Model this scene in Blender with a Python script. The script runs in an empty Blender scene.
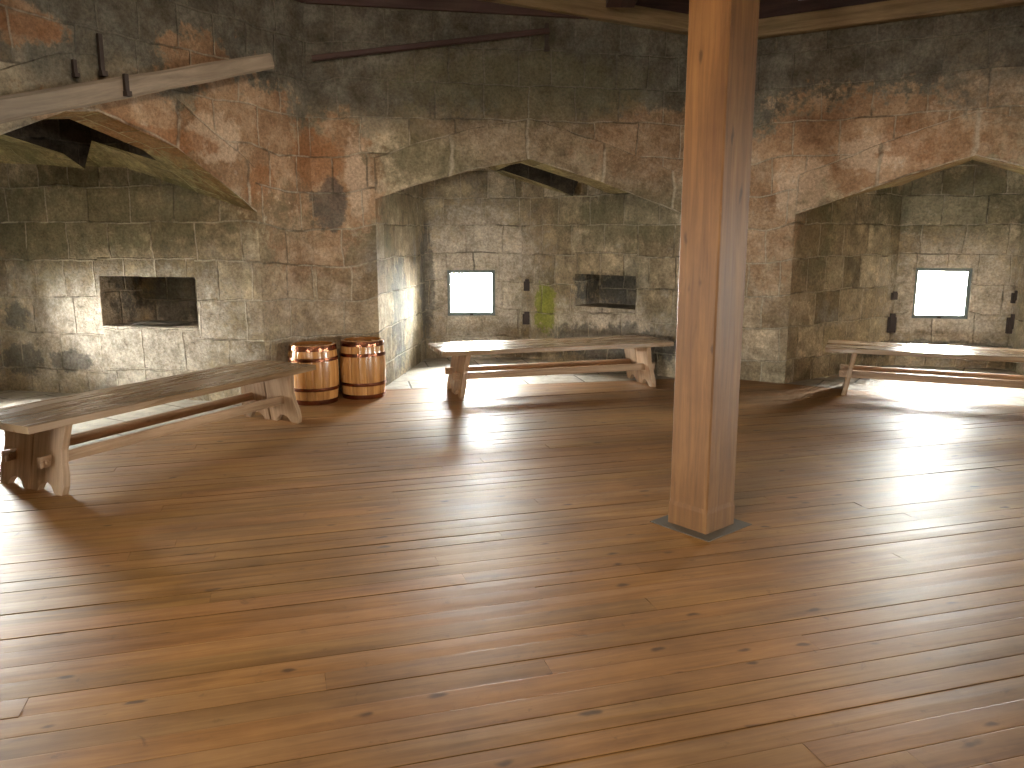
import bpy, bmesh, math, random
from mathutils import Vector, Matrix
random.seed(11)
SC = bpy.context.scene
COL = SC.collection
R = math.radians

# ------------------------------------------------------------------ camera
cam_d = bpy.data.cameras.new('camera'); cam = bpy.data.objects.new('camera', cam_d); COL.objects.link(cam)
cam.location = (0, 0, 1.55); cam.rotation_euler = (R(90 - 10.5), 0, 0)
cam_d.sensor_width = 36; cam_d.lens = 36 * 800 / 1024; cam_d.clip_start = .05
SC.camera = cam

# ------------------------------------------------------------------ world, exposure, lamps
W = bpy.data.worlds.new('overcast_sky'); SC.world = W; W.use_nodes = True
bgn = W.node_tree.nodes['Background']
bgn.inputs[0].default_value = (1.0, .975, .93, 1); bgn.inputs[1].default_value = 140.0
SC.view_settings.view_transform = 'Standard'; SC.view_settings.look = 'None'
SC.view_settings.gamma = 1; SC.view_settings.use_curve_mapping = False
SC.view_settings.exposure = 1.55

def lamp(name, kind, loc, target, power, color, size=.3, **kw):
    d = bpy.data.lights.new(name, kind); o = bpy.data.objects.new(name, d); COL.objects.link(o)
    d.energy = power; d.color = color; o.location = loc
    if kind == 'AREA': d.shape = 'DISK'; d.size = size
    else: d.shadow_soft_size = size
    for k, v in kw.items(): setattr(d, k, v)
    o.rotation_euler = (Vector(target) - Vector(loc)).to_track_quat('-Z', 'Y').to_euler()
    return o
WARM = (1.0, .78, .56)
lamp('warm_fill_light', 'AREA', (-.5, 2.0, 3.5), (.9, 6.0, .6), 30, (1.0, .80, .58), 1.4)  # unseen area light added as warm fill
lamp('spot_lamp_light', 'SPOT', (.4, 2.2, 3.5), (-2.15, 7.3, 2.15), 75, WARM, .10, spot_size=R(40), spot_blend=.5)
lamp('spot_lamp_light', 'SPOT', (2.2, 3.2, 3.5), (3.5, 8.0, 2.1), 60, WARM, .10, spot_size=R(40), spot_blend=.5)

# ------------------------------------------------------------------ helpers
class MB:
    """collects faces with uv (metres) and one colour value per face"""
    def __init__(s): s.v = []; s.f = []; s.uv = []; s.c = []
    def face(s, pts, uvs=None, c=(1, 1, 1)):
        n = len(s.v); s.v += [tuple(p) for p in pts]; s.f.append(list(range(n, n + len(pts))))
        if uvs is None:
            P = [Vector(p) for p in pts]; nn = (P[1] - P[0]).cross(P[2] - P[1]); 
            a = (P[1] - P[0]).normalized() if (P[1] - P[0]).length > 0 else Vector((1, 0, 0))
            b = nn.normalized().cross(a) if nn.length > 0 else Vector((0, 0, 1))
            uvs = [((p - P[0]).dot(a), (p - P[0]).dot(b)) for p in P]
        s.uv.append(uvs); s.c.append(c)
    def box(s, x0, x1, y0, y1, z0, z1, M=None, along=0, c=(1, 1, 1), off=(0, 0)):
        M = M or Matrix.Identity(4)
        vs = [(x, y, z) for x in (x0, x1) for y in (y0, y1) for z in (z0, z1)]
        for q in ((0, 1, 3, 2), (4, 6, 7, 5), (0, 4, 5, 1), (2, 3, 7, 6), (0, 2, 6, 4), (1, 5, 7, 3)):
            ps = [vs[i] for i in q]; uv = []
            for p in ps:
                o = [k for k in (0, 1, 2) if k != along]
                uv.append((p[along] + off[0], p[o[0]] + p[o[1]] + off[1]))
            s.face([M @ Vector(p) for p in ps], uv, c)
    def build(s, name, mat, parent=None, merge=True, bevel=0, smooth=False, recalc=True):
        me = bpy.data.meshes.new(name); me.from_pydata(s.v, [], s.f); me.materials.append(mat)
        me.uv_layers.new(name='UVMap'); me.color_attributes.new('tint', 'FLOAT_COLOR', 'CORNER')
        ul = me.uv_layers['UVMap']; ca = me.color_attributes['tint']
        for p in me.polygons:
            for k, li in enumerate(p.loop_indices):
                ul.data[li].uv = s.uv[p.index][k]; ca.data[li].color = (*s.c[p.index], 1)
        bm = bmesh.new(); bm.from_mesh(me)
        if merge: bmesh.ops.remove_doubles(bm, verts=bm.verts, dist=1e-5)
        if recalc: bmesh.ops.recalc_face_normals(bm, faces=bm.faces)
        bm.to_mesh(me); bm.free()
        if smooth:
            for p in me.polygons: p.use_smooth = True
        o = bpy.data.objects.new(name, me); COL.objects.link(o)
        if parent: o.parent = parent
        if bevel:
            m = o.modifiers.new('bevel', 'BEVEL'); m.width = bevel; m.segments = 2; m.limit_method = 'ANGLE'; m.angle_limit = R(35)
        return o

def empty(name, loc=(0, 0, 0), rz=0, **props):
    o = bpy.data.objects.new(name, None); COL.objects.link(o); o.location = loc; o.rotation_euler = (0, 0, rz)
    o.empty_display_size = .1
    for k, v in props.items(): o[k] = v
    return o
def tag(o, **props):
    for k, v in props.items(): o[k] = v
    return o
def structure(o, label=None):
    o['kind'] = 'structure'
    if label: o['label'] = label
    return o

# ------------------------------------------------------------------ materials
class NT:
    def __init__(s, name):
        s.m = bpy.data.materials.new(name); s.m.use_nodes = True; s.t = s.m.node_tree; s.n = s.t.nodes
        s.b = s.n['Principled BSDF']; s.out = s.n['Material Output']
    def node(s, ty, ins=None, **kw):
        n = s.n.new(ty)
        for k, v in kw.items(): setattr(n, k, v)
        for k, v in (ins or {}).items():
            if hasattr(v, 'bl_idname') or isinstance(v, bpy.types.NodeSocket): s.t.links.new(v, n.inputs[k])
            else: n.inputs[k].default_value = v
        return n
    def link(s, a, b): s.t.links.new(a, b)
    def math(s, op, a, b=0.0, clamp=False):
        n = s.node('ShaderNodeMath', {0: a, 1: b}, operation=op); n.use_clamp = clamp; return n.outputs[0]
    def ramp(s, fac, stops):
        n = s.node('ShaderNodeValToRGB', {0: fac}); e = n.color_ramp.elements
        while len(e) < len(stops): e.new(.5)
        for k, (p, c) in enumerate(stops):
            e[k].position = p; e[k].color = (*c, 1) if len(c) == 3 else c
        return n.outputs[0]
    def mix(s, fac, a, b, mode='MIX'):
        n = s.node('ShaderNodeMix', data_type='RGBA', blend_type=mode)
        for i, v in ((0, fac), (6, a), (7, b)):
            if isinstance(v, bpy.types.NodeSocket): s.link(v, n.inputs[i])
            else: n.inputs[i].default_value = (*v, 1) if isinstance(v, tuple) and len(v) == 3 else v
        return n.outputs[2]
    def noise(s, vec, scale, detail=4, rough=.6, dist=0):
        n = s.node('ShaderNodeTexNoise', {'Scale': scale, 'Detail': detail, 'Roughness': rough, 'Distortion': dist})
        if vec is not None: s.link(vec, n.inputs['Vector'])
        return n.outputs[0]
    def step(s, v, lo, hi):
        n = s.node('ShaderNodeMapRange', {'Value': v, 'From Min': lo, 'From Max': hi}); n.interpolation_type = 'SMOOTHSTEP'
        return n.outputs[0]
    def blob(s, pos, c, r, warp, soft=.35):
        """irregular patch round the point c: the distance in radii r, roughened by a noise"""
        a = s.node('ShaderNodeVectorMath', {0: pos, 1: c}, operation='SUBTRACT').outputs[0]
        b = s.node('ShaderNodeVectorMath', {0: a, 1: r}, operation='DIVIDE').outputs[0]
        d = s.node('ShaderNodeVectorMath', {0: b}, operation='LENGTH').outputs['Value']
        return s.step(s.math('ADD', d, warp), 1.0 + soft / 2, 1.0 - soft / 2)

def stone_material():
    t = NT('old_stone')
    uv = t.node('ShaderNodeUVMap', uv_map='UVMap').outputs[0]
    pos = t.node('ShaderNodeNewGeometry').outputs['Position']
    z = t.node('ShaderNodeSeparateXYZ', {0: pos}).outputs[2]
    # courses with wobbling joints
    wn = t.node('ShaderNodeTexNoise', {'Scale': 2.3, 'Detail': 3.0}); t.link(pos, wn.inputs['Vector'])
    w0 = t.node('ShaderNodeVectorMath', {0: wn.outputs[1], 1: (.5, .5, .5)}, operation='SUBTRACT').outputs[0]
    w1 = t.node('ShaderNodeVectorMath', {0: w0, 'Scale': .085}, operation='SCALE').outputs[0]
    vec = t.node('ShaderNodeVectorMath', {0: uv, 1: w1}, operation='ADD').outputs[0]
    br = t.node('ShaderNodeTexBrick', {'Vector': vec, 'Color1': (0, 0, 0, 1), 'Color2': (1, 1, 1, 1), 'Mortar': (.5, .5, .5, 1),
        'Scale': 1.0, 'Mortar Size': .012, 'Mortar Smooth': .8, 'Bias': 0.0, 'Brick Width': .47, 'Row Height': .335})
    br.offset = .43; br.squash = .72; br.squash_frequency = 3
    tone = br.outputs[0]; mort = br.outputs[1]
    big = t.noise(pos, 1.1, 5, .6, .3); mid = t.noise(pos, 5.5, 6, .7); fine = t.noise(pos, 38, 5, .75)
    stone = t.ramp(tone, [(0, (.21, .165, .105)), (.3, (.33, .265, .18)), (.7, (.42, .35, .25)), (1, (.54, .46, .35))])
    blot = t.ramp(mid, [(.33, (.34, .33, .31)), (.44, (.72, .70, .66)), (.54, (1.02, 1.0, .95)), (.66, (1.6, 1.55, 1.45))])
    c = t.mix(.85, stone, blot, 'MULTIPLY')
    c = t.mix(t.step(big, .56, .74), c, (.29, .28, .26))               # grey weathering
    algae = t.math('MULTIPLY', t.step(t.noise(pos, 1.9, 5, .65), .48, .68), .5)
    c = t.mix(algae, c, (.20, .185, .115))
    # orange patches: warm lamplight painted over iron-stained stone, each with its own ragged outline
    warp = t.math('MULTIPLY', t.math('SUBTRACT', t.noise(pos, 2.6, 5, .62), .5), 1.5)
    warp = t.math('ADD', warp, t.math('MULTIPLY', t.math('SUBTRACT', t.noise(pos, 11.0, 5, .7), .5), 1.6))
    blobs = [((-2.2, 7.15, 2.35), (.62, .75, .62)), ((-2.48, 6.8, 2.93), (.30, .38, .26)), ((-2.8, 6.35, 2.40), (.65, .8, .26)), ((-1.8, 7.95, 2.05), (.55, .6, .62)),
             ((3.55, 8.0, 2.42), (1.35, 1.1, .50)), ((2.75, 8.5, 1.9), (.6, .5, .75)), ((-3.3, 5.6, 2.95), (.3, .45, .14)),
             ((1.45, 8.6, 2.5), (.7, .4, .35)), ((-1.9, 7.7, 1.5), (.45, .5, .4))]
    m = None
    for cc, rr in blobs:
        q = t.blob(pos, cc, rr, warp)
        m = q if m is None else t.math('MAXIMUM', m, q)
    orange = t.ramp(t.noise(pos, 3.2, 5, .65), [(.33, (.22, .115, .06)), (.48, (.38, .225, .13)), (.60, (.50, .34, .22)), (.74, (.66, .54, .42))])
    orange = t.mix(.7, orange, t.ramp(tone, [(0, (.7, .68, .65)), (1, (1.15, 1.15, 1.15))]), 'MULTIPLY')
    pale_ = None; rust = None
    for cc, rr in [((-2.43, 6.95, 2.37), (.22, .3, .22)), ((2.95, 8.35, 2.0), (.3, .25, .35)), ((3.5, 8.0, 2.35), (.45, .4, .16)), ((-1.5, 7.95, 2.1), (.12, .2, .4))]:
        q = t.blob(pos, cc, rr, warp); pale_ = q if pale_ is None else t.math('MAXIMUM', pale_, q)
    for cc, rr in [((-2.2, 7.3, 2.0), (.16, .22, .20)), ((-1.85, 7.9, 2.25), (.22, .3, .28)), ((3.9, 7.75, 2.45), (.4, .4, .22)), ((-3.2, 5.7, 2.93), (.35, .5, .07)), ((-2.75, 6.4, 2.3), (.5, .55, .10))]:
        q = t.blob(pos, cc, rr, warp); rust = q if rust is None else t.math('MAXIMUM', rust, q)
    orange = t.mix(t.math('MULTIPLY', pale_, .6), orange, (.72, .56, .42))
    orange = t.mix(t.math('MULTIPLY', rust, .65), orange, (.33, .135, .05))
    c = t.mix(t.math('MULTIPLY', m, .88), c, orange)
    window_lit = None  # paleness of window light painted onto scoured stone
    for cc, rr in [((-.5, 10.2, .95), (.85, .4, .95)), ((-3.5, 7.8, .6), (1.5, .6, .62)), ((1.1, 9.5, .5), (.75, .9, .32)), ((5.2, 9.5, .8), (.8, .4, .7))]:
        q = t.blob(pos, cc, rr, warp, .9); window_lit = q if window_lit is None else t.math('MAXIMUM', window_lit, q)
    c = t.mix(t.math('MULTIPLY', window_lit, .75), c, t.ramp(t.noise(pos, 6.5, 6, .75), [(.33, (.26, .22, .17)), (.47, (.56, .49, .41)), (.64, (.82, .76, .67))]))
    # sooty damp and beam shade painted high on the walls, ragged lower limit
    zz = t.math('ADD', z, t.math('MULTIPLY', warp, .42))
    soot_shade = t.math('MULTIPLY', t.step(zz, 2.35, 2.95), t.math('SUBTRACT', 1.0, t.math('MULTIPLY', m, .8)))
    dark = t.ramp(t.noise(pos, 4.2, 6, .7), [(.34, (.045, .042, .034)), (.52, (.105, .105, .092)), (.70, (.20, .20, .18))])
    c = t.mix(t.math('MULTIPLY', soot_shade, .86), c, dark)
    # dark bruises and niches, painted shadow gap at window edge, and the bright green moss beside the window
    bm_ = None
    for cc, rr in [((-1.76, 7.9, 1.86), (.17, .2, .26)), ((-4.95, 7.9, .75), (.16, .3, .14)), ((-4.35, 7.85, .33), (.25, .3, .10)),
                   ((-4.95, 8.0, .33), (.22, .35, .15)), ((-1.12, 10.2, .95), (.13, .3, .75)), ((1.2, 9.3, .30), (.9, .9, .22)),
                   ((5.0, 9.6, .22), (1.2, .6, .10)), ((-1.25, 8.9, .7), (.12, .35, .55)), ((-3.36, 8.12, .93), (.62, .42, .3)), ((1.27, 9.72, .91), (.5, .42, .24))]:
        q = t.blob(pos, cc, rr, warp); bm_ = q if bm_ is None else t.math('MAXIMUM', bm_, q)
    br_ = None
    for cc, rr in [((-1.9, 7.8, 1.0), (.65, .6, .75)), ((2.5, 8.6, 1.1), (.7, .5, .9)), ((1.5, 8.6, 2.3), (.9, .4, .5)), ((.2, 8.3, 2.55), (1.0, .4, .3)), ((4.5, 7.6, 2.6), (.8, .7, .4))]:
        q = t.blob(pos, cc, rr, warp, .8); br_ = q if br_ is None else t.math('MAXIMUM', br_, q)
    c = t.mix(t.math('MULTIPLY', br_, .55), c, t.ramp(t.noise(pos, 6.0, 6, .72), [(.33, (.13, .08, .045)), (.47, (.33, .23, .145)), (.64, (.58, .46, .34))]))
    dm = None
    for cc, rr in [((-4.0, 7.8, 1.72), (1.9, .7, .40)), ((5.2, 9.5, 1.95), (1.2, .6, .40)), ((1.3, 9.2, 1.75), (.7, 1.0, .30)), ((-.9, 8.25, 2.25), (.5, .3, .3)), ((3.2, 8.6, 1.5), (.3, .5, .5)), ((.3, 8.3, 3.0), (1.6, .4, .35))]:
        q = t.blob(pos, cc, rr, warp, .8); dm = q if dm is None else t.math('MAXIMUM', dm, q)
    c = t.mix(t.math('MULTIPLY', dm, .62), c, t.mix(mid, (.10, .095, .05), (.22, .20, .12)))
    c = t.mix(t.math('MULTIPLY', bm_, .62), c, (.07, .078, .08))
    moss = t.blob(pos, (.40, 10.05, .66), (.15, .2, .30), t.math('MULTIPLY', warp, 1.3))
    c = t.mix(t.math('MULTIPLY', moss, .85), c, t.mix(mid, (.10, .12, .01), (.42, .46, .06)))
    # mortar: pale where fresh, dark where it has fallen out
    pale = t.step(t.noise(pos, 2.1, 3, .6), .38, .50)
    mc = t.mix(pale, (.10, .085, .06), (.58, .51, .40))
    mc = t.mix(t.math('MULTIPLY', soot_shade, .8), mc, (.13, .125, .11))
    c = t.mix(t.math('MULTIPLY', mort, .6), c, mc)
    lime = t.math('MULTIPLY', t.step(t.noise(pos, 3.7, 6, .72), .60, .74), t.math('SUBTRACT', 1.0, soot_shade))
    c = t.mix(t.math('MULTIPLY', lime, .38), c, (.66, .62, .54))
    c = t.mix(.5, c, t.ramp(fine, [(.37, (.42, .42, .42)), (.62, (1.35, 1.35, 1.35))]), 'MULTIPLY')
    c = t.mix(1.0, c, t.node('ShaderNodeVertexColor', layer_name='tint').outputs[0], 'MULTIPLY')
    t.link(c, t.b.inputs['Base Color'])
    t.b.inputs['Roughness'].default_value = .93; t.b.inputs['Specular IOR Level'].default_value = .22
    h = t.math('ADD', t.math('MULTIPLY', mort, -.7), t.math('MULTIPLY', mid, 1.6))
    h = t.math('ADD', h, t.math('MULTIPLY', fine, .55)); h = t.math('ADD', h, t.math('MULTIPLY', tone, .35))
    bp = t.node('ShaderNodeBump', {'Height': h, 'Strength': .85, 'Distance': .03})
    t.link(bp.outputs[0], t.b.inputs['Normal'])
    return t.m

def flag_material():
    t = NT('worn_flagstones')
    pos = t.node('ShaderNodeNewGeometry').outputs['Position']
    uv = t.node('ShaderNodeUVMap', uv_map='UVMap').outputs[0]
    br = t.node('ShaderNodeTexBrick', {'Vector': uv, 'Color1': (.33, .29, .23, 1), 'Color2': (.46, .42, .35, 1), 'Mortar': (.12, .10, .08, 1),
        'Scale': 1.0, 'Mortar Size': .012, 'Mortar Smooth': .5, 'Brick Width': .62, 'Row Height': .45})
    n = t.noise(pos, 7, 6, .7)
    c = t.mix(.8, br.outputs[0], t.ramp(n, [(.3, (.5, .5, .5)), (.7, (1.4, 1.4, 1.4))]), 'MULTIPLY')
    t.link(c, t.b.inputs['Base Color']); t.b.inputs['Roughness'].default_value = .62
    h = t.math('ADD', t.math('MULTIPLY', br.outputs[1], -1.0), n)
    bp = t.node('ShaderNodeBump', {'Height': h, 'Strength': .6, 'Distance': .02}); t.link(bp.outputs[0], t.b.inputs['Normal'])
    return t.m

def wood_material(name, dark, mid, light, rough=.5, grain=1.0, knots=0.0, spec=.5, bump=.25, coat=0.0, patchy=.25, tint=True, rvar=.12, worn=None, spots=False):
    t = NT(name)
    uv = t.node('ShaderNodeUVMap', uv_map='UVMap').outputs[0]
    mp = t.node('ShaderNodeMapping', {'Vector': uv, 'Scale': (1.6 * grain, 26 * grain, 1)}).outputs[0]
    mp2 = t.node('ShaderNodeMapping', {'Vector': uv, 'Scale': (.5, 3.2, 1)}).outputs[0]
    g = t.noise(mp, 1.0, 6, .65, .6); g2 = t.noise(mp2, 1.6, 4, .6, .4)
    f = t.math('ADD', t.math('MULTIPLY', g, .6), t.math('MULTIPLY', g2, .4))
    c = t.ramp(f, [(.34, dark), (.5, mid), (.66, light)])
    if knots:
        kv = t.node('ShaderNodeMapping', {'Vector': uv, 'Scale': (1.0, 2.6, 1)}).outputs[0]
        kd = t.node('ShaderNodeVectorMath', {0: kv, 1: t.node('ShaderNodeVectorMath', {0: t.node('ShaderNodeTexNoise', {'Vector': uv, 'Scale': 9.0}).outputs[1], 'Scale': .12}, operation='SCALE').outputs[0]}, operation='ADD').outputs[0]
        vo = t.node('ShaderNodeTexVoronoi', {'Vector': kd, 'Scale': 3.6, 'Randomness': 1.0})
        pick = t.step(t.node('ShaderNodeSeparateXYZ', {0: vo.outputs['Color']}).outputs[0], .45, .5)
        k = t.math('MULTIPLY', t.step(vo.outputs['Distance'], .17, .05), pick)
        c = t.mix(t.math('MULTIPLY', k, knots), c, tuple(x * .45 for x in dark))
    if spots:
        pos = t.node('ShaderNodeNewGeometry').outputs['Position']
        c = t.mix(t.math('MULTIPLY', t.step(t.noise(pos, 9, 5, .7, .5), .60, .74), .55), c, tuple(x * .45 for x in dark))
        c = t.mix(t.math('MULTIPLY', t.step(t.noise(mp2, 2.6, 5, .7, .5), .58, .72), .45), c, tuple(x * .7 for x in dark))
    if patchy:
        pos = t.node('ShaderNodeNewGeometry').outputs['Position']
        pn = t.noise(pos, 1.3, 5, .65)
        c = t.mix(patchy, c, t.ramp(pn, [(.3, (.35, .33, .3)), (.7, (1.5, 1.5, 1.5))]), 'MULTIPLY')
    if worn:
        pos = t.node('ShaderNodeNewGeometry').outputs['Position']
        c = t.mix(t.math('MULTIPLY', t.step(t.noise(pos, 2.2, 6, .7), .5, .68), .7), c, worn)
    if tint:
        a = t.node('ShaderNodeVertexColor', layer_name='tint').outputs[0]; c = t.mix(1.0, c, a, 'MULTIPLY')
    t.link(c, t.b.inputs['Base Color'])
    r = t.math('ADD', t.math('MULTIPLY', t.math('SUBTRACT', g2, .5), rvar * 2), rough)
    t.link(r, t.b.inputs['Roughness'])
    t.b.inputs['Specular IOR Level'].default_value = spec
    if coat: t.b.inputs['Coat Weight'].default_value = coat; t.b.inputs['Coat Roughness'].default_value = .18
    bp = t.node('ShaderNodeBump', {'Height': f, 'Strength': bump, 'Distance': .006}); t.link(bp.outputs[0], t.b.inputs['Normal'])
    return t.m

def plain(name, col, rough=.5, metal=0.0, var=.3):
    t = NT(name); pos = t.node('ShaderNodeNewGeometry').outputs['Position']
    c = t.mix(var, col, t.ramp(t.noise(pos, 14, 5, .7), [(.3, (.4, .4, .4)), (.7, (1.6, 1.6, 1.6))]), 'MULTIPLY')
    t.link(c, t.b.inputs['Base Color']); t.b.inputs['Roughness'].default_value = rough; t.b.inputs['Metallic'].default_value = metal
    return t.m

def glass():
    t = NT('window_glass')
    tr = t.node('ShaderNodeBsdfTransparent', {0: (.96, .98, .97, 1)}); gl = t.node('ShaderNodeBsdfGlossy', {'Roughness': .02})
    fr = t.node('ShaderNodeFresnel', {0: 1.45}); mx = t.node('ShaderNodeMixShader', {0: fr.outputs[0], 1: tr.outputs[0], 2: gl.outputs[0]})
    t.link(mx.outputs[0], t.out.inputs[0]); return t.m

STONE = stone_material(); FLAG = flag_material(); GLASS = glass()
BOARD = wood_material('floor_board_wood', (.17, .076, .020), (.265, .128, .038), (.355, .188, .062), rough=.50, knots=.9, spec=.5, bump=.2, patchy=.5, spots=True)
BENCH = wood_material('bench_wood', (.17, .10, .050), (.31, .195, .105), (.44, .30, .18), rough=.27, knots=.2, spec=.6, bump=.3)
BENCHLEG = wood_material('bench_leg_wood', (.21, .12, .062), (.38, .24, .135), (.54, .37, .235), rough=.5, knots=.4, bump=.3)
POST = wood_material('post_wood', (.088, .036, .010), (.14, .062, .018), (.20, .096, .031), rough=.55, spec=.3, knots=.7, bump=.45, patchy=.3)
PLATE = wood_material('wall_plate_wood', (.13, .09, .045), (.23, .165, .085), (.33, .25, .14), rough=.7, tint=False)
DARKWOOD = wood_material('ceiling_wood', (.03, .015, .014), (.06, .03, .028), (.09, .048, .04), rough=.75)
RAIL = wood_material('rail_wood', (.17, .135, .10), (.29, .235, .18), (.42, .34, .26), rough=.7, tint=False)
BARREL = wood_material('varnished_barrel_wood', (.32, .13, .038), (.50, .235, .072), (.64, .35, .13), rough=.26, coat=.6, bump=.15, patchy=.1)
COPPER = plain('dark_copper', (.27, .105, .06), .24, 1.0)
IRON = plain('rusty_iron', (.055, .040, .035), .7, .3)
SLATE = plain('grey_slate', (.095, .08, .06), .6)
FRAME = plain('window_metal', (.16, .19, .19), .45, .2)
GREY = plain('grey_metal', (.33, .36, .39), .5, .4)
DOORW = wood_material('door_wood', (.07, .04, .02), (.13, .08, .045), (.2, .13, .07), rough=.6)

# ------------------------------------------------------------------ plan of the eight-sided room
A = Vector((-1.93, 7.92)); B = Vector((2.28, 8.78)); C = Vector((5.93, 6.46)); D = Vector((6.9, 2.27))
E_ = Vector((4.62, -1.38)); F = Vector((.43, -2.35)); G = Vector((-3.22, -.07)); H = Vector((-4.19, 4.12))
OCT = [A, B, C, D, E_, F, G, H]
TOP = 4.0

VENT_SHADE = (.16, .15, .15); ALGAE_SHADE = (.85, .85, .62)  # vent tint stands in for shade; soffit tint mixes green algae and painted shade
def P3(p, z): return (p.x, p.y, z)

def embrasure(name, L0, L1, arch, bl, br, hole=None, niche=None, win=None, uoff=0.0, label='', prof=((0, 0, .1), (1, 0, .1))):
    """wall face from L0 to L1 (left to right seen from the room) with a gabled gun embrasure behind it"""
    m = MB(); fl = MB(); e = (L1 - L0); L = e.length; e = e / L; n = Vector((-e.y, e.x))      # n points outwards
    a, b = arch[0][0], arch[-1][0]
    S = lambda s: L0 + e * s
    fr0, fr1 = S(a), S(b)
    # front face, in strips so the triangles stay clean
    xs = sorted(set([0, a, b, L])); 
    def poly(pts): m.face([P3(S(s), z) for s, z in pts], [(s + uoff, z) for s, z in pts])
    poly([(0, 0), (a, 0), (a, arch[0][1]), (a, arch[0][1] + .40), (a, TOP), (0, TOP)])
    poly([(b, 0), (L, 0), (L, TOP), (b, TOP), (b, arch[-1][1] + .40), (b, arch[-1][1])])
    rb = .40; run = 0                                              # ring of long arch stones, then the courses above
    for (s0, z0), (s1, z1) in zip(arch, arch[1:]):
        d = math.dist((s0, z0), (s1, z1)); v = .335 * 21
        m.face([P3(S(s_), z) for s_, z in ((s0, z0), (s1, z1), (s1, z1 + rb), (s0, z0 + rb))],
               [(run * .42, v), ((run + d) * .42, v), ((run + d) * .42, v + .335), (run * .42, v + .335)]); run += d
        poly([(s0, z0 + rb), (s1, z1 + rb), (s1, TOP), (s0, TOP)])
    depth = ((bl + br) / 2 - (fr0 + fr1) / 2).length
    zs = min(arch[0][1], arch[-1][1])
    def pt(r, t): f0 = fr0.lerp(fr1, r); b0 = bl.lerp(br, r); return f0.lerp(b0, t)
    tv = hole[3] if hole else .42
    def pz(z, t, r):
        for (r0, a0, b0), (r1, a1, b1) in zip(prof, prof[1:]):
            if r <= r1 + 1e-9: break
        k = (r - r0) / (r1 - r0); ov = a0 + (a1 - a0) * k; ob = b0 + (b1 - b0) * k
        return z + (ov * t / tv if t < tv else ov + (ob - ov) * (t - tv) / (1 - tv))
    ts = [0, .16, .42, 1.0]
    # arch sampled in r
    ar = [((s - a) / (b - a), z) for s, z in arch]
    def zat(r):
        for (r0, z0), (r1, z1) in zip(ar, ar[1:]):
            if r0 <= r <= r1: return z0 + (z1 - z0) * (r - r0) / (r1 - r0)
    extra = [p[0] for p in prof] + (list(hole[:2]) if hole else [])
    ar = sorted(ar + [(r, zat(r)) for r in sorted(set(extra)) if all(abs(r - q[0]) > 1e-4 for q in ar)])
    if hole:
        ts = [0, hole[2], hole[3], 1.0]
    for ti in range(3):
        t0, t1 = ts[ti], ts[ti + 1]
        for (r0, z0), (r1, z1) in zip(ar, ar[1:]):
            if hole and ti == 1 and hole[0] - 1e-6 <= r0 and r1 <= hole[1] + 1e-6: continue
            t0e = t0 if t0 < .2 or ti < 2 else t0 + 1e-6
            q = [(r0, z0, t0e), (r1, z1, t0e), (r1, z1, t1), (r0, z0, t1)]
            m.face([P3(pt(r, t), pz(z, t, r)) for r, z, t in q], [(r * 3.2 + uoff + .2, t * depth + .1) for r, z, t in q], ALGAE_SHADE)
    if hole:                                                        # smoke vent rising from the vault
        h0, h1, t0, t1 = hole
        hr = [x for x in ar if h0 - 1e-6 <= x[0] <= h1 + 1e-6]
        ztop = TOP - .1
        for t in (t0, t1):
            for (r0, z0), (r1, z1) in zip(hr, hr[1:]):
                q = [(r0, pz(z0, t, r0)), (r1, pz(z1, t, r1)), (r1, ztop), (r0, ztop)]
                m.face([P3(pt(r, t), z) for r, z in q], [(r * 3.2, z) for r, z in q], VENT_SHADE)
        for r, z in (hr[0], hr[-1]):
            q = [(t0, pz(z, t0, r)), (t1, pz(z, t1, r)), (t1, ztop), (t0, ztop)]
            m.face([P3(pt(r, t), zz) for t, zz in q], [(t * depth, zz) for t, zz in q], VENT_SHADE)
        m.face([P3(pt(r, t), ztop) for r, t in ((h0, t0), (h1, t0), (h1, t1), (h0, t1))])
    # side walls
    for side in (0, 1):
        ks = ar[0] if side == 0 else ar[-1]; r = ks[0]; d = (bl - fr0).length if side == 0 else (br - fr1).length
        if side == 1 and niche:
            n0, n1, z0, z1, nd = niche; tt = [0, n0 / d, n1 / d, 1.0]
        else: tt = [0, .33, .66, 1.0]; n0 = None
        uo = uoff + side * 5.3
        for i in range(3):
            zl = [0, None]
            segs = [(0, 1.6)]
            if n0 is not None and i == 1: segs = [(0, z0), (z1, 1.6)]
            for lo, hi in segs:
                q = [(tt[i], lo), (tt[i + 1], lo), (tt[i + 1], hi if hi is not None else pz(ks[1], tt[i + 1], r)), (tt[i], hi if hi is not None else pz(ks[1], tt[i], r))]
                m.face([P3(pt(r, t), z) for t, z in q], [(t * d + uo, z) for t, z in q])
        for ta, tb in zip(ts, ts[1:]):
            q = [(ta, 1.6), (tb, 1.6), (tb, pz(ks[1], tb, r)), (ta, pz(ks[1], ta, r))]
            m.face([P3(pt(r, t), z) for t, z in q], [(t * d + uo, z) for t, z in q])
        if n0 is not None:
            dirv = (br - fr1).normalized(); out = Vector((dirv.y, -dirv.x))      # away from the opening
            a0, a1 = fr1 + dirv * n0, fr1 + dirv * n1; c0, c1 = a0 + out * nd, a1 + out * nd
            m.face([P3(c0, z0), P3(c1, z0), P3(c1, z1), P3(c0, z1)], [(n0 + uo, z0 + .1), (n1 + uo, z0 + .1), (n1 + uo, z1 + .1), (n0 + uo, z1 + .1)])
            for p, q_ in ((a0, c0), (a1, c1)): m.face([P3(p, z0), P3(q_, z0), P3(q_, z1), P3(p, z1)], [(0, z0), (nd, z0), (nd, z1), (0, z1)])
            for z in (z0, z1): m.face([P3(a0, z), P3(a1, z), P3(c1, z), P3(c0, z)], [(n0, 0), (n1, 0), (n1, nd), (n0, nd)])
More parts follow.
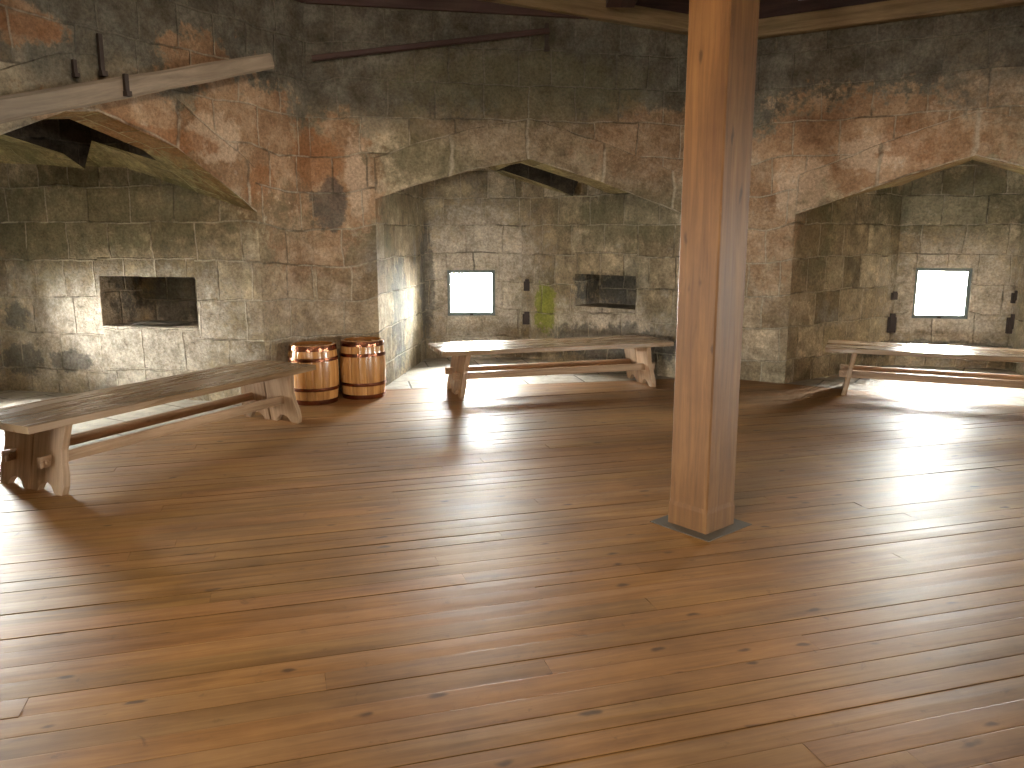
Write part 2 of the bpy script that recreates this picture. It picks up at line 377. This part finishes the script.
    # back wall with the window opening
    g = (br - bl); GL = g.length; g = g / GL; gn = Vector((-g.y, g.x))
    w0, w1, z0, z1 = win; Bk = lambda s: bl + g * s
    
    def bp(pts): m.face([P3(Bk(s), z) for s, z in pts], [(s + uoff + 2.1, z) for s, z in pts])
    bp([(0, 0), (w0, 0), (w0, z0), (w0, z1), (0, z1)]); bp([(w1, 0), (GL, 0), (GL, z1), (w1, z1), (w1, z0)])
    bp([(w0, 0), (w1, 0), (w1, z0), (w0, z0)])
    bp([(0, z1), (w0, z1), (w1, z1), (GL, z1)] + [(r * GL, pz(z, 1, r)) for r, z in reversed(ar)])
    rd = .28; rv = gn * rd; f0 = .03
    for s in (w0, w1): m.face([P3(Bk(s), z0), P3(Bk(s) + rv, z0), P3(Bk(s) + rv, z1), P3(Bk(s), z1)], [(0, z0), (rd, z0), (rd, z1), (0, z1)])
    for z in (z0, z1): m.face([P3(Bk(w0), z), P3(Bk(w1), z), P3(Bk(w1) + rv, z), P3(Bk(w0) + rv, z)], [(w0, 0), (w1, 0), (w1, rd), (w0, rd)])
    m.v = [(x, y, -.12) if abs(z) < 1e-6 else (x, y, z) for x, y, z in m.v]
    o = m.build(name, STONE, merge=True, recalc=False); structure(o, label)
    # flagstone floor of the embrasure, flush with the boards
    q = [fr0, fr1, br, bl]
    fl.face([P3(p, 0) for p in q], [((p - fr0).dot(e), (p - fr0).dot(n)) for p in q])
    return o, fl, (Bk((w0 + w1) / 2), g, gn, (w1 - w0), z0, z1)

WINS = 0
def window(info):
    global WINS; WINS += 1
    c, g, gn, w, z0, z1 = info
    root = empty('window_%d' % WINS, (c.x + gn.x * .045, c.y + gn.y * .045, z0), math.atan2(g.y, g.x)); structure(root)
    h = z1 - z0; f = .042; d = .035; fm = MB()
    for (x0, x1, a0, a1) in ((-w / 2, -w / 2 + f, 0, h), (w / 2 - f, w / 2, 0, h), (-w / 2 + f, w / 2 - f, 0, f), (-w / 2 + f, w / 2 - f, h - f, h)):
        fm.box(x0, x1, 0, d, a0, a1)
    fo = fm.build('window_frame', FRAME, root, merge=False, bevel=.004)
    p = MB(); p.box(-w / 2 + f, w / 2 - f, .015, .019, f, h - f); p.build('glass_pane', GLASS, root)
    k = MB(); k.box(-.02, .02, -.012, 0, .004, .026); k.build('latch', IRON, root, bevel=.002)
    # daylight portal in the opening
    ld = bpy.data.lights.new('window_portal', 'AREA'); lo = bpy.data.objects.new('window_portal', ld); COL.objects.link(lo)
    ld.shape = 'RECTANGLE'; ld.size = w; ld.size_y = h; ld.cycles.is_portal = True; ld.energy = 1
    pc = c + gn * .27; lo.location = (pc.x, pc.y, z0 + h / 2)
    lo.rotation_euler = Vector((-gn.x, -gn.y, 0)).to_track_quat('-Z', 'Y').to_euler()

def sym_back(L0, L1, a, b, dep=2.9, hw=.64):
    e = (L1 - L0).normalized(); n = Vector((-e.y, e.x)); c = L0 + e * (a + b) / 2 + n * dep
    return c - e * hw, c + e * hw

floors = []
ARCH = [(.62, 1.78), (1.4, 2.08), (2.2, 2.3), (3.0, 2.08), (3.76, 1.78)]
# far face (between the barrels and the post)
o, f, i = embrasure('wall_back', A, B, [(.60, 1.90), (1.0, 2.04), (1.55, 2.19), (2.15, 2.31), (2.9, 2.10), (3.5, 1.89), (3.87, 1.76)],
    Vector((-1.1, 10.2)), Vector((.12, 10.29)), prof=((0, .15, .42), (.40, .10, .3), (.44, -.04, .25), (.47, -.05, .2), (.80, .0, .3), (.84, .30, .42), (1, .34, .52)), hole=(.44, .84, .13, .40), niche=(.62, 1.50, .72, 1.10, .50), win=(.28, .89, .54, 1.12),
    label='stone wall face with the middle gun embrasure and its small window')
floors.append(f); window(i)
o, f, i = embrasure('wall_left', H, A, [(.75, 1.73), (1.5, 2.16), (2.05, 2.41), (2.30, 2.44), (2.95, 2.24), (3.58, 1.86), (3.73, 1.75)],
    Vector((-5.82, 6.98)), Vector((-5.16, 8.04)), prof=((0, -.09, .1), (.5, -.09, .1), (.82, .04, .2), (.86, .36, .42), (1, .42, .5)), hole=(.22, .86, .13, .45), niche=(.68, 1.74, .69, 1.17, .60), win=(.32, .93, .55, 1.15), uoff=1.37,
    label='stone wall face with the left gun embrasure behind the long bench')
floors.append(f); window(i)
o, f, i = embrasure('wall_right', B, C, [(.74, 1.76), (1.2, 1.92), (1.75, 2.11), (2.3, 2.27), (2.85, 2.10), (3.5, 1.84), (3.7, 1.76)],
    Vector((4.59, 9.63)), Vector((5.83, 9.34)), niche=None, win=(.21, .83, .575, 1.175), uoff=3.1, prof=((0, .22, .45), (.25, .06, .3), (.5, .03, .15), (.75, .06, .3), (1, .22, .45)),
    label='stone wall face with the right gun embrasure and its small window')
floors.append(f); window(i)
for nm, L0, L1, u in (('wall_near_left', G, H, .7), ('wall_near_right', C, D, 2.2), ('wall_far_right', D, E_, 4.0), ('wall_rear_left', F, G, 5.0)):
    bl, br = sym_back(L0, L1, .62, 3.76)
    o, f, i = embrasure(nm, L0, L1, ARCH, bl, br, win=(.33, .95, .5, 1.12), uoff=u)
    floors.append(f); window(i)
# plain rear face with a plank door
m = MB(); e = (F - E_).normalized(); LL = (F - E_).length; S = lambda s: E_ + e * s
for q in ([(0, 0), (1.7, 0), (1.7, TOP), (0, TOP)], [(2.7, 0), (LL, 0), (LL, TOP), (2.7, TOP)], [(1.7, 2.05), (2.7, 2.05), (2.7, TOP), (1.7, TOP)]):
    m.face([P3(S(s), z) for s, z in q], q)
m.v = [(x, y, -.12) if abs(z) < 1e-6 else (x, y, z) for x, y, z in m.v]
structure(m.build('wall_rear', STONE))
c = S(2.2); dr = empty('door_1', (c.x, c.y, 0), math.atan2(e.y, e.x)); structure(dr)
m = MB()
for k in range(6): m.box(-.5 + k / 6, -.5 + (k + 1) / 6 - .004, -.02, .04, .01, 2.05, along=2, off=(k, k * .7))
m.build('door_planks', DOORW, dr, merge=False, bevel=.003)

# embrasure floors
allf = MB()
for f in floors:
    allf.v_off = len(allf.v)
    for fc, uv in zip(f.f, f.uv): allf.face([f.v[k] for k in fc], uv)
allf.face([(-12, -9, -.09), (14, -9, -.09), (14, 15, -.09), (-12, 15, -.09)], c=(.5, .5, .5))      # bedding below the flags and boards
structure(allf.build('floor_flagstones', FLAG, recalc=False), 'pale worn flagstones on the floor of each embrasure')

# ------------------------------------------------------------------ boarded floor
fm = MB(); ang = R(16); Mf = Matrix.Rotation(ang, 4, 'Z'); bw = .118
y = -6.0; row = 0
while y < 10.5:
    x = -8.0 + random.uniform(-3, 0); row += 1
    while x < 11:
        ln = random.uniform(3.0, 6.0); tn = random.uniform(.92, 1.08); tt = (tn * random.uniform(.97, 1.05), tn, tn * random.uniform(.88, 1.06))
        hz = random.uniform(-.0012, .0006); tilt = random.uniform(-.0007, .0007); off = (random.uniform(0, 50), random.uniform(0, 50))
        g = .0006; crown = random.uniform(.0002, .0009)
        x0, x1 = x + .0003, x + ln - .0003; ys = [y + g, y + g + .003, y + bw / 2, y + bw - g - .003, y + bw - g]
        zs_ = [hz - tilt - .0006, hz - tilt, hz + crown, hz + tilt, hz + tilt - .0006]
        for k in range(4):
            ps = [(x0, ys[k], zs_[k]), (x1, ys[k], zs_[k]), (x1, ys[k + 1], zs_[k + 1]), (x0, ys[k + 1], zs_[k + 1])]
            fm.face([Mf @ Vector(p) for p in ps], [(p[0] + off[0], p[1] + off[1]) for p in ps], tt)
        for (xa, ya, za, xb, yb, zb) in ((x0, ys[0], zs_[0], x1, ys[0], zs_[0]), (x0, ys[4], zs_[4], x1, ys[4], zs_[4])):
            ps = [(xa, ya, za), (xb, yb, zb), (xb, yb, -.03), (xa, ya, -.03)]
            fm.face([Mf @ Vector(p) for p in ps], [(p[0] + off[0], p[2]) for p in ps], (.42, .38, .34))
        x += ln
    y += bw
fm.face([Mf @ Vector(p) for p in ((-14, -9, -.03), (14, -9, -.03), (14, 13, -.03), (-14, 13, -.03))], c=(.08, .07, .06))
fo = fm.build('floor', BOARD, merge=False, recalc=False)
bm = bmesh.new(); bm.from_mesh(fo.data)
for k in range(8):
    p, q = OCT[k], OCT[(k + 1) % 8]; e = (q - p).normalized(); n = Vector((-e.y, e.x, 0))
    bmesh.ops.bisect_plane(bm, geom=bm.verts[:] + bm.edges[:] + bm.faces[:], plane_co=(p.x, p.y, 0), plane_no=n, clear_outer=True)
for f in bm.faces:
    if f.normal.z < 0: f.normal_flip()
bm.to_mesh(fo.data); bm.free(); structure(fo, 'worn varnished brown floorboards')

# ------------------------------------------------------------------ ceiling, joists, wall plates
cm = MB(); x = -8
k = 0
while x < 9:
    tn = random.uniform(.6, 1.2); cm.box(x, x + .176, -4.5, 11, 3.97, 4.0, along=1, c=(tn, tn, tn), off=(k, k * .37)); x += .18; k += 1
cm.box(-9, 10, -5, 11.2, 4.0, 4.04)
structure(cm.build('ceiling', DARKWOOD, merge=False), 'dark reddish boarded ceiling')
jn = 0
def inside(x, y):
    for k in range(8):
        p, q = OCT[k], OCT[(k + 1) % 8]; e = q - p
        if (Vector((x, y)) - p).dot(Vector((-e.y, e.x))) > 0: return False
    return True
for k in range(11):
    yy = -1.6 + k * .95; xs = [q * .02 - 6 for q in range(700) if inside(q * .02 - 6, yy)]
    if not xs or max(xs) - min(xs) < 1: continue
    jn += 1; m = MB(); m.box(min(xs) + .02, max(xs) - .02, yy - .05, yy + .05, 3.87, 3.97); structure(m.build('trim_%d' % jn, DARKWOOD, bevel=.004), 'dark ceiling joist')
m = MB(); m.box(.9, 1.17, -1.7, 8.2, 3.70, 3.87, along=1); jn += 1
structure(m.build('trim_%d' % jn, DARKWOOD, bevel=.006), 'dark ceiling beam over the post')
for k in range(8):
    p, q = OCT[k], OCT[(k + 1) % 8]; e = (q - p).normalized(); n = Vector((-e.y, e.x)); L = (q - p).length
    m = MB(); M = Matrix.Translation((p.x, p.y, 0)) @ Matrix.Rotation(math.atan2(e.y, e.x), 4, 'Z')
    if k == 0: M = M @ Matrix.Translation((L, 0, 3.6)) @ Matrix.Rotation(R(5.5), 4, 'Y') @ Matrix.Translation((-L, 0, -3.6))
    if k in (6, 7): M = M @ Matrix.Translation((0, 0, .38))
    m.box(.05, L - .05, -.13, -.002, 3.51, 3.68, M=M); jn += 1
    structure(m.build('trim_%d' % jn, PLATE, bevel=.012), 'brown timber wall plate under the ceiling')
    M = Matrix.Translation((p.x, p.y, 0)) @ Matrix.Rotation(math.atan2(e.y, e.x), 4, 'Z')
    m = MB(); m.box(.02, L - .02, -.05, -.001, 3.66, 3.965, M=M); jn += 1  # added dark strip standing in for the shadowed void above the plate
    structure(m.build('trim_%d' % jn, DARKWOOD, bevel=.004), 'dark board added for the dark ceiling void above the wall plate')

# ------------------------------------------------------------------ timber post
pr = R(40.5)
post = empty('timber_post', (1.035, 4.175, 0), pr, label='thick reddish brown square timber post standing in the middle of the floor', category='post')
hw = .124; ch = .008; m = MB()
def ring(h, c): return [(h - c, -h), (h, -h + c), (h, h - c), (h - c, h), (-h + c, h), (-h, h - c), (-h, -h + c), (-h + c, -h)]
lev = [(0, hw + .002, .002), (.11, hw + .002, .002), (.135, hw, ch), (3.70, hw - .002, ch)]
for (za, ha, ca), (zb, hb, cb) in zip(lev, lev[1:]):
    ra, rb = ring(ha, ca), ring(hb, cb)
    for k in range(8):
        p, q, r_, s_ = ra[k], ra[(k + 1) % 8], rb[(k + 1) % 8], rb[k]; side = k // 2
        w = [0, math.dist(p, q)]
        m.face([(*p, za), (*q, za), (*r_, zb), (*s_, zb)], [(za, k * 1.3), (za, k * 1.3 + w[1]), (zb, k * 1.3 + w[1]), (zb, k * 1.3)])
m.face([(*p, 3.70) for p in ring(hw - .002, ch)])
m.build('post_shaft', POST, post)
m = MB(); m.box(-.195, .195, -.195, .195, -.01, .003); tag(m.build('base_slab', SLATE, post), label='dark grey slab let into the floor')

# ------------------------------------------------------------------ benches
def make_bench(L, loc, rz, label, variant=0):
    root = empty('trestle_bench', loc, rz, label=label, category='bench', group='trestle benches round the walls')
    Wd = .66; Ht = .47; th = .045
    for k, (y0, y1) in enumerate(((-Wd / 2, -.006), (.006, Wd / 2))):
        m = MB(); tn = 1.0 if k else .88; off = (variant * 7.3 + k * 3.1, variant * 2.2 + k * 5.7)
        n = 10; w0, w1 = y0, y1
        for j in range(n):      # slightly waney long edge
            xa, xb = -L / 2 + L * j / n, -L / 2 + L * (j + 1) / n
            da = .004 * math.sin(j * 1.9 + variant); db = .004 * math.sin((j + 1) * 1.9 + variant)
            ya0, yb0 = (w0 + da, w0 + db) if k == 0 else (w0, w0); ya1, yb1 = (w1, w1) if k == 0 else (w1 + da, w1 + db)
            for z in (Ht - th, Ht):
                m.face([(xa, ya0, z), (xb, yb0, z), (xb, yb1, z), (xa, ya1, z)], [(p + off[0], q + off[1] + (z - Ht)) for p, q in ((xa, ya0), (xb, yb0), (xb, yb1), (xa, ya1))], (tn, tn, tn))
            for ya, yb in ((ya0, yb0), (ya1, yb1)):
                m.face([(xa, ya, Ht - th), (xb, yb, Ht - th), (xb, yb, Ht), (xa, ya, Ht)], [(xa + off[0], off[1]), (xb + off[0], off[1]), (xb + off[0], off[1] + th), (xa + off[0], off[1] + th)], (tn, tn, tn))
        for x in (-L / 2, L / 2):
            ya0, ya1 = (w0 + .004 * math.sin((0 if x < 0 else n) * 1.9 + variant), w1) if k == 0 else (w0, w1 + .004 * math.sin((0 if x < 0 else n) * 1.9 + variant))
            m.face([(x, ya0, Ht - th), (x, ya1, Ht - th), (x, ya1, Ht), (x, ya0, Ht)], [(off[0], ya0 * .4 + off[1]), (off[0], ya1 * .4 + off[1]), (off[0] + .05, ya1 * .4 + off[1]), (off[0] + .05, ya0 * .4 + off[1])], (.8, .8, .8))
        m.build('seat_board', BENCH, root, bevel=.004)
    # trestle legs: two boards side by side, waisted, with a notch cut in the foot
    lt = .045
    for sx in (-1, 1):
        for sy in (-1, 1):
            out = [(.005, .425), (.005, .0)]
            foot = [(.07, 0), (.085, .03), (.115, .055), (.155, .062), (.19, .05), (.21, .025), (.23, 0), (.30, 0), (.312, .05), (.306, .12), (.285, .19), (.277, .27), (.290, .35), (.302, .425)]
            prof = [(p * 1.0, q) for p, q in out[::1]] + foot
            m = MB(); tn = random.uniform(.85, 1.12); off = (random.uniform(0, 9), random.uniform(0, 9))
            def X(z): return sx * (L / 2 - .20 - z * .17)
            A0 = [(X(z) - sx * lt / 2, sy * y_, z) for y_, z in prof]; A1 = [(X(z) + sx * lt / 2, sy * y_, z) for y_, z in prof]
            m.face(A0, [(q + off[0], p + off[1]) for p, q in prof], (tn, tn, tn)); m.face(A1[::-1], [(q + off[0], p + off[1]) for p, q in prof][::-1], (tn, tn, tn))
            nP = len(prof)
            for j in range(nP):
                k2 = (j + 1) % nP; d = math.dist(prof[j], prof[k2])
                m.face([A0[j], A0[k2], A1[k2], A1[j]], [(off[0], off[1]), (off[0] + d, off[1]), (off[0] + d, off[1] + lt), (off[0], off[1] + lt)], (tn, tn, tn))
            m.build('leg', BENCHLEG, root, bevel=.003)
    for sy in (-1, 1):
        m = MB(); xe = L / 2 - .175
        m.box(-xe - .035, xe + .035, sy * .17 - .015, sy * .17 + .015, .165, .235, along=0, off=(sy * 3 + variant, variant), c=(.92, .9, .88))
        st = m.build('stretcher', BENCHLEG, root, bevel=.003)
        for sx in (-1, 1):
            m = MB(); x0 = sx * (L / 2 - .185)
            m.box(min(x0, x0 + sx * .02), max(x0, x0 + sx * .02), sy * .17 - .035, sy * .17 + .035, .185, .213, along=1, c=(1.05, 1, .95)); m.build('wedge', BENCHLEG, st, bevel=.002)
    return root

make_bench(2.52, (-2.52, 5.745, 0), R(63.9), 'long low plank bench on the left, running towards the two barrels', 0)
make_bench(2.45, (.41, 8.17, 0), R(17), 'plank bench between the barrels and the post, before the middle window', 1)
lf = Vector((3.08, 7.80)); dr_ = Vector((math.cos(R(-24)), math.sin(R(-24)))); nn = Vector((-dr_.y, dr_.x)); cc = lf + dr_ * 1.26 + nn * .33
make_bench(2.52, (cc.x, cc.y, 0), R(-24), 'plank bench at the right edge, before the right window', 2)

# ------------------------------------------------------------------ barrels
def make_barrel(loc, rz, h, rm, re_, label):
    root = empty('wooden_barrel', loc, rz, label=label, category='barrel', group='barrels by the wall')
    NS = 18; per = 6; rad = lambda z: re_ + (rm - re_) * (1 - ((z / h - .5) * 2) ** 2)
    m = MB(); NZ = 14; zs_ = [h * k / NZ for k in range(NZ + 1)]
    tones = [random.uniform(.82, 1.15) for _ in range(NS)]
    def ringr(z, dr=0):
        pts = []
        for s in range(NS):
            for j in range(per):
                u = j / per; a = 2 * math.pi * (s + u) / NS; g = .004 if j == 0 else 0
                pts.append(((rad(z) + dr - g) * math.cos(a), (rad(z) + dr - g) * math.sin(a), z))
        return pts
    rings = [ringr(z) for z in zs_]; n = NS * per
    for i in range(NZ):
        for j in range(n):
            k = (j + 1) % n; s = j // per; tn = tones[s]; u0 = s * .7 + (j % per) * .012
            m.face([rings[i][j], rings[i][k], rings[i + 1][k], rings[i + 1][j]], [(zs_[i], u0), (zs_[i], u0 + .012), (zs_[i + 1], u0 + .012), (zs_[i + 1], u0)], (tn, tn, tn))
    inner = ringr(h, -.02); low = [(x, y, h - .03) for x, y, z in inner]
    for j in range(n):
        k = (j + 1) % n
        m.face([rings[-1][j], rings[-1][k], inner[k], inner[j]], c=(.8, .8, .8)); m.face([inner[j], inner[k], low[k], low[j]], c=(.7, .7, .7))
    m.face(rings[0][::-1], [(p[0], p[1]) for p in rings[0][::-1]])
    m.build('staves', BARREL, root)
    m = MB(); rr = re_ - .021
    for k in range(5):       # head made of five boards
        y0, y1 = -rr + 2 * rr * k / 5 + .001, -rr + 2 * rr * (k + 1) / 5 - .001; tn = random.uniform(.8, 1.1); top = []; 
        for q in range(7): y_ = y0 + (y1 - y0) * q / 6; top.append((math.sqrt(max(0, rr * rr - y_ * y_)), y_))
        loop = top + [(-x, y_) for x, y_ in reversed(top)]
        m.face([(x, y_, h - .028) for x, y_ in loop], [(x + k, y_) for x, y_ in loop], (tn, tn, tn))
    m.build('head', BARREL, root, merge=False)
    for za, zb in ((h - .052, h - .004), (h * .735, h * .735 + .032), (h * .235, h * .235 + .032), (.004, .048)):
        m = MB(); N = 64; t = .006; cs = [(za, .001), (za, t), ((za + zb) / 2, t + .001), (zb, t), (zb, .001)]
        for j in range(N):
            a0, a1 = 2 * math.pi * j / N, 2 * math.pi * (j + 1) / N
            for q in range(len(cs)):
                (z0, d0), (z1, d1) = cs[q], cs[(q + 1) % len(cs)]; r0, r1 = rad(z0) + d0, rad(z1) + d1
                m.face([(r0 * math.cos(a0), r0 * math.sin(a0), z0), (r0 * math.cos(a1), r0 * math.sin(a1), z0), (r1 * math.cos(a1), r1 * math.sin(a1), z1), (r1 * math.cos(a0), r1 * math.sin(a0), z1)])
        ho = m.build('hoop', COPPER, root); 
        m = MB(); zc = (za + zb) / 2; r0 = rad(zc) + t
        m.box(r0 - .002, r0 + .004, -.008, .008, zc - .008, zc + .008); m.build('rivet', COPPER, ho, bevel=.002)
    return root
make_barrel((-1.875, 7.46, 0), .4, .555, .232, .208, 'varnished barrel with copper hoops at the end of the left bench, the shinier one')
make_barrel((-1.455, 7.71, 0), 1.9, .565, .222, .198, 'varnished barrel with dark copper hoops beside the embrasure, the one farther from the left bench')

# ------------------------------------------------------------------ timber rails and ironwork on the upper walls
def beam(name, p, q, w, h, mat, w1=None, **props):
    p, q = Vector(p), Vector(q); d = q - p; rot = d.to_track_quat('X', 'Z').to_matrix().to_4x4()
    m = MB(); L = d.length; w1 = w1 or w; n = 8
    for i in range(n):
        k0 = i / n; k1 = (i + 1) / n
        def sec(k, j):
            wa = (w + (w1 - w) * k) / 2 * (1 + .05 * math.sin(j * 2.3)); ha = wa * h / w
            return [(L * k, -wa, -ha * .7), (L * k, -wa * .7, -ha), (L * k, wa * .7, -ha), (L * k, wa, -ha * .7), (L * k, wa, ha * .7), (L * k, wa * .7, ha), (L * k, -wa * .7, ha), (L * k, -wa, ha * .7)]
        a, b = sec(k0, i), sec(k1, i + 1)
        for j in range(8):
            t = (j + 1) % 8; m.face([a[j], a[t], b[t], b[j]], [(L * k0, j * .05), (L * k0, j * .05 + .05), (L * k1, j * .05 + .05), (L * k1, j * .05)])
        if i == 0: m.face(a)
        if i == n - 1: m.face(b)
    if name is None: return m
    o = m.build(name, mat); o.matrix_world = Matrix.Translation(p) @ rot
    return tag(o, **props)
beam('timber_rail', (-3.62, 5.02, 2.20), (-2.10, 7.30, 3.03), .15, .17, RAIL, .115,
     label='weathered sloping timber rail fixed across the wall above the left arch', category='rail')
beam('timber_rail', (-1.86, 7.86, 3.17), (.36, 8.31, 3.52), .06, .05, DARKWOOD,
     label='dark thin timber rail rising along the darkened wall over the barrels', category='rail')
def strap(x, y, z0, z1, nx, ny, w, label, name='iron_strap'):
    M = Matrix.Translation((x, y, 0)) @ Matrix.Rotation(math.atan2(ny, nx), 4, 'Z')
    m = MB(); m.box(-.012, .018, -w / 2, w / 2, z0, z1, M=M); m.box(-.012, .035, -w * .7, w * .7, z0, z0 + w * 1.2, M=M)
    return tag(m.build(name, IRON, merge=False, bevel=.003), label=label, category='iron strap', group='iron straps high on the walls')
strap(-2.955, 6.08, 2.68, 2.97, .848, -.53, .03, 'longest black iron strap on the wall above the left rail')
strap(-3.065, 5.91, 2.64, 2.76, .848, -.53, .025, 'short rusty iron strap left of the longest one, just over the rail')
strap(-2.80, 6.10, 2.545, 2.70, .848, -.53, .03, 'small black iron strap clamped on the front of the sloping rail')
strap(.34, 8.37, 3.34, 3.60, .2, -.98, .035, 'dark iron strap high on the wall under the timber plate')

# iron hinge stubs in the corners beside the windows
def pintle(p, z, nx, ny, label, w=.06, h=.09):
    w *= 1.35; h *= 1.3
    M = Matrix.Translation((p[0], p[1], 0)) @ Matrix.Rotation(math.atan2(ny, nx), 4, 'Z')
    m = MB(); m.box(-.02, .035, -w / 2, w / 2, z - h / 2, z + h / 2, M=M); m.box(.02, .06, -w * .3, w * .3, z - h * .2, z + h * .75, M=M)
    return tag(m.build('iron_pintle', IRON, merge=False, bevel=.006), label=label, category='hinge stub', group='iron hinge stubs beside the windows')
pintle((.19, 10.23), .92, 0, -1, 'rusty iron hinge stub just right of the middle window, the upper one')
pintle((.19, 10.23), .50, 0, -1, 'rusty iron hinge stub low and right of the middle window, the lower one', .08, .10)
pintle((4.56, 9.58), .84, -.2, -1, 'small iron hinge stub left of the right window, the upper one', .05, .06)
pintle((4.55, 9.57), .50, -.2, -1, 'larger iron hinge stub left of the right window, just above the bench', .07, .14)
pintle((5.83, 9.29), .84, -.2, -1, 'small iron hinge stub right of the right window, the upper one', .06, .09)
pintle((5.83, 9.29), .52, -.2, -1, 'larger iron hinge stub right of the right window, just above the bench', .09, .14)
# rubble lying in the left and middle wall recesses
def rock(name, p, s, label):
    bm = bmesh.new(); bmesh.ops.create_icosphere(bm, subdivisions=2, radius=1)
    for v in bm.verts: v.co *= 1 + random.uniform(-.16, .16); v.co = Vector((v.co.x * s[0], v.co.y * s[1], max(v.co.z, -.6) * s[2]))
    me = bpy.data.meshes.new(name); bm.to_mesh(me); bm.free(); me.materials.append(SLATE)
    o = bpy.data.objects.new(name, me); COL.objects.link(o); o.location = p; return tag(o, label=label, category='stone')
rock('stone_slab', (-3.42, 7.78, .712), (.30, .11, .022), 'flat grey piece of slate lying in the dark recess of the left wall')

# grey fitting up in the dark ceiling beside the post
ft = empty('ceiling_fitting', (2.62, 7.5, 3.60), R(-20), label='small grey metal fitting hanging in the dark just right of the post top', category='light fitting')
m = MB(); m.box(-.11, .11, -.06, .06, 0, .10); m.box(-.095, .095, -.07, -.06, .012, .088); m.build('housing', GREY, ft, merge=False, bevel=.008)
m = MB(); m.box(-.13, -.118, -.012, .012, .02, .33); m.box(.118, .13, -.012, .012, .02, .33); m.box(-.13, .13, -.012, .012, .318, .33); m.build('bracket', GREY, ft, merge=False)
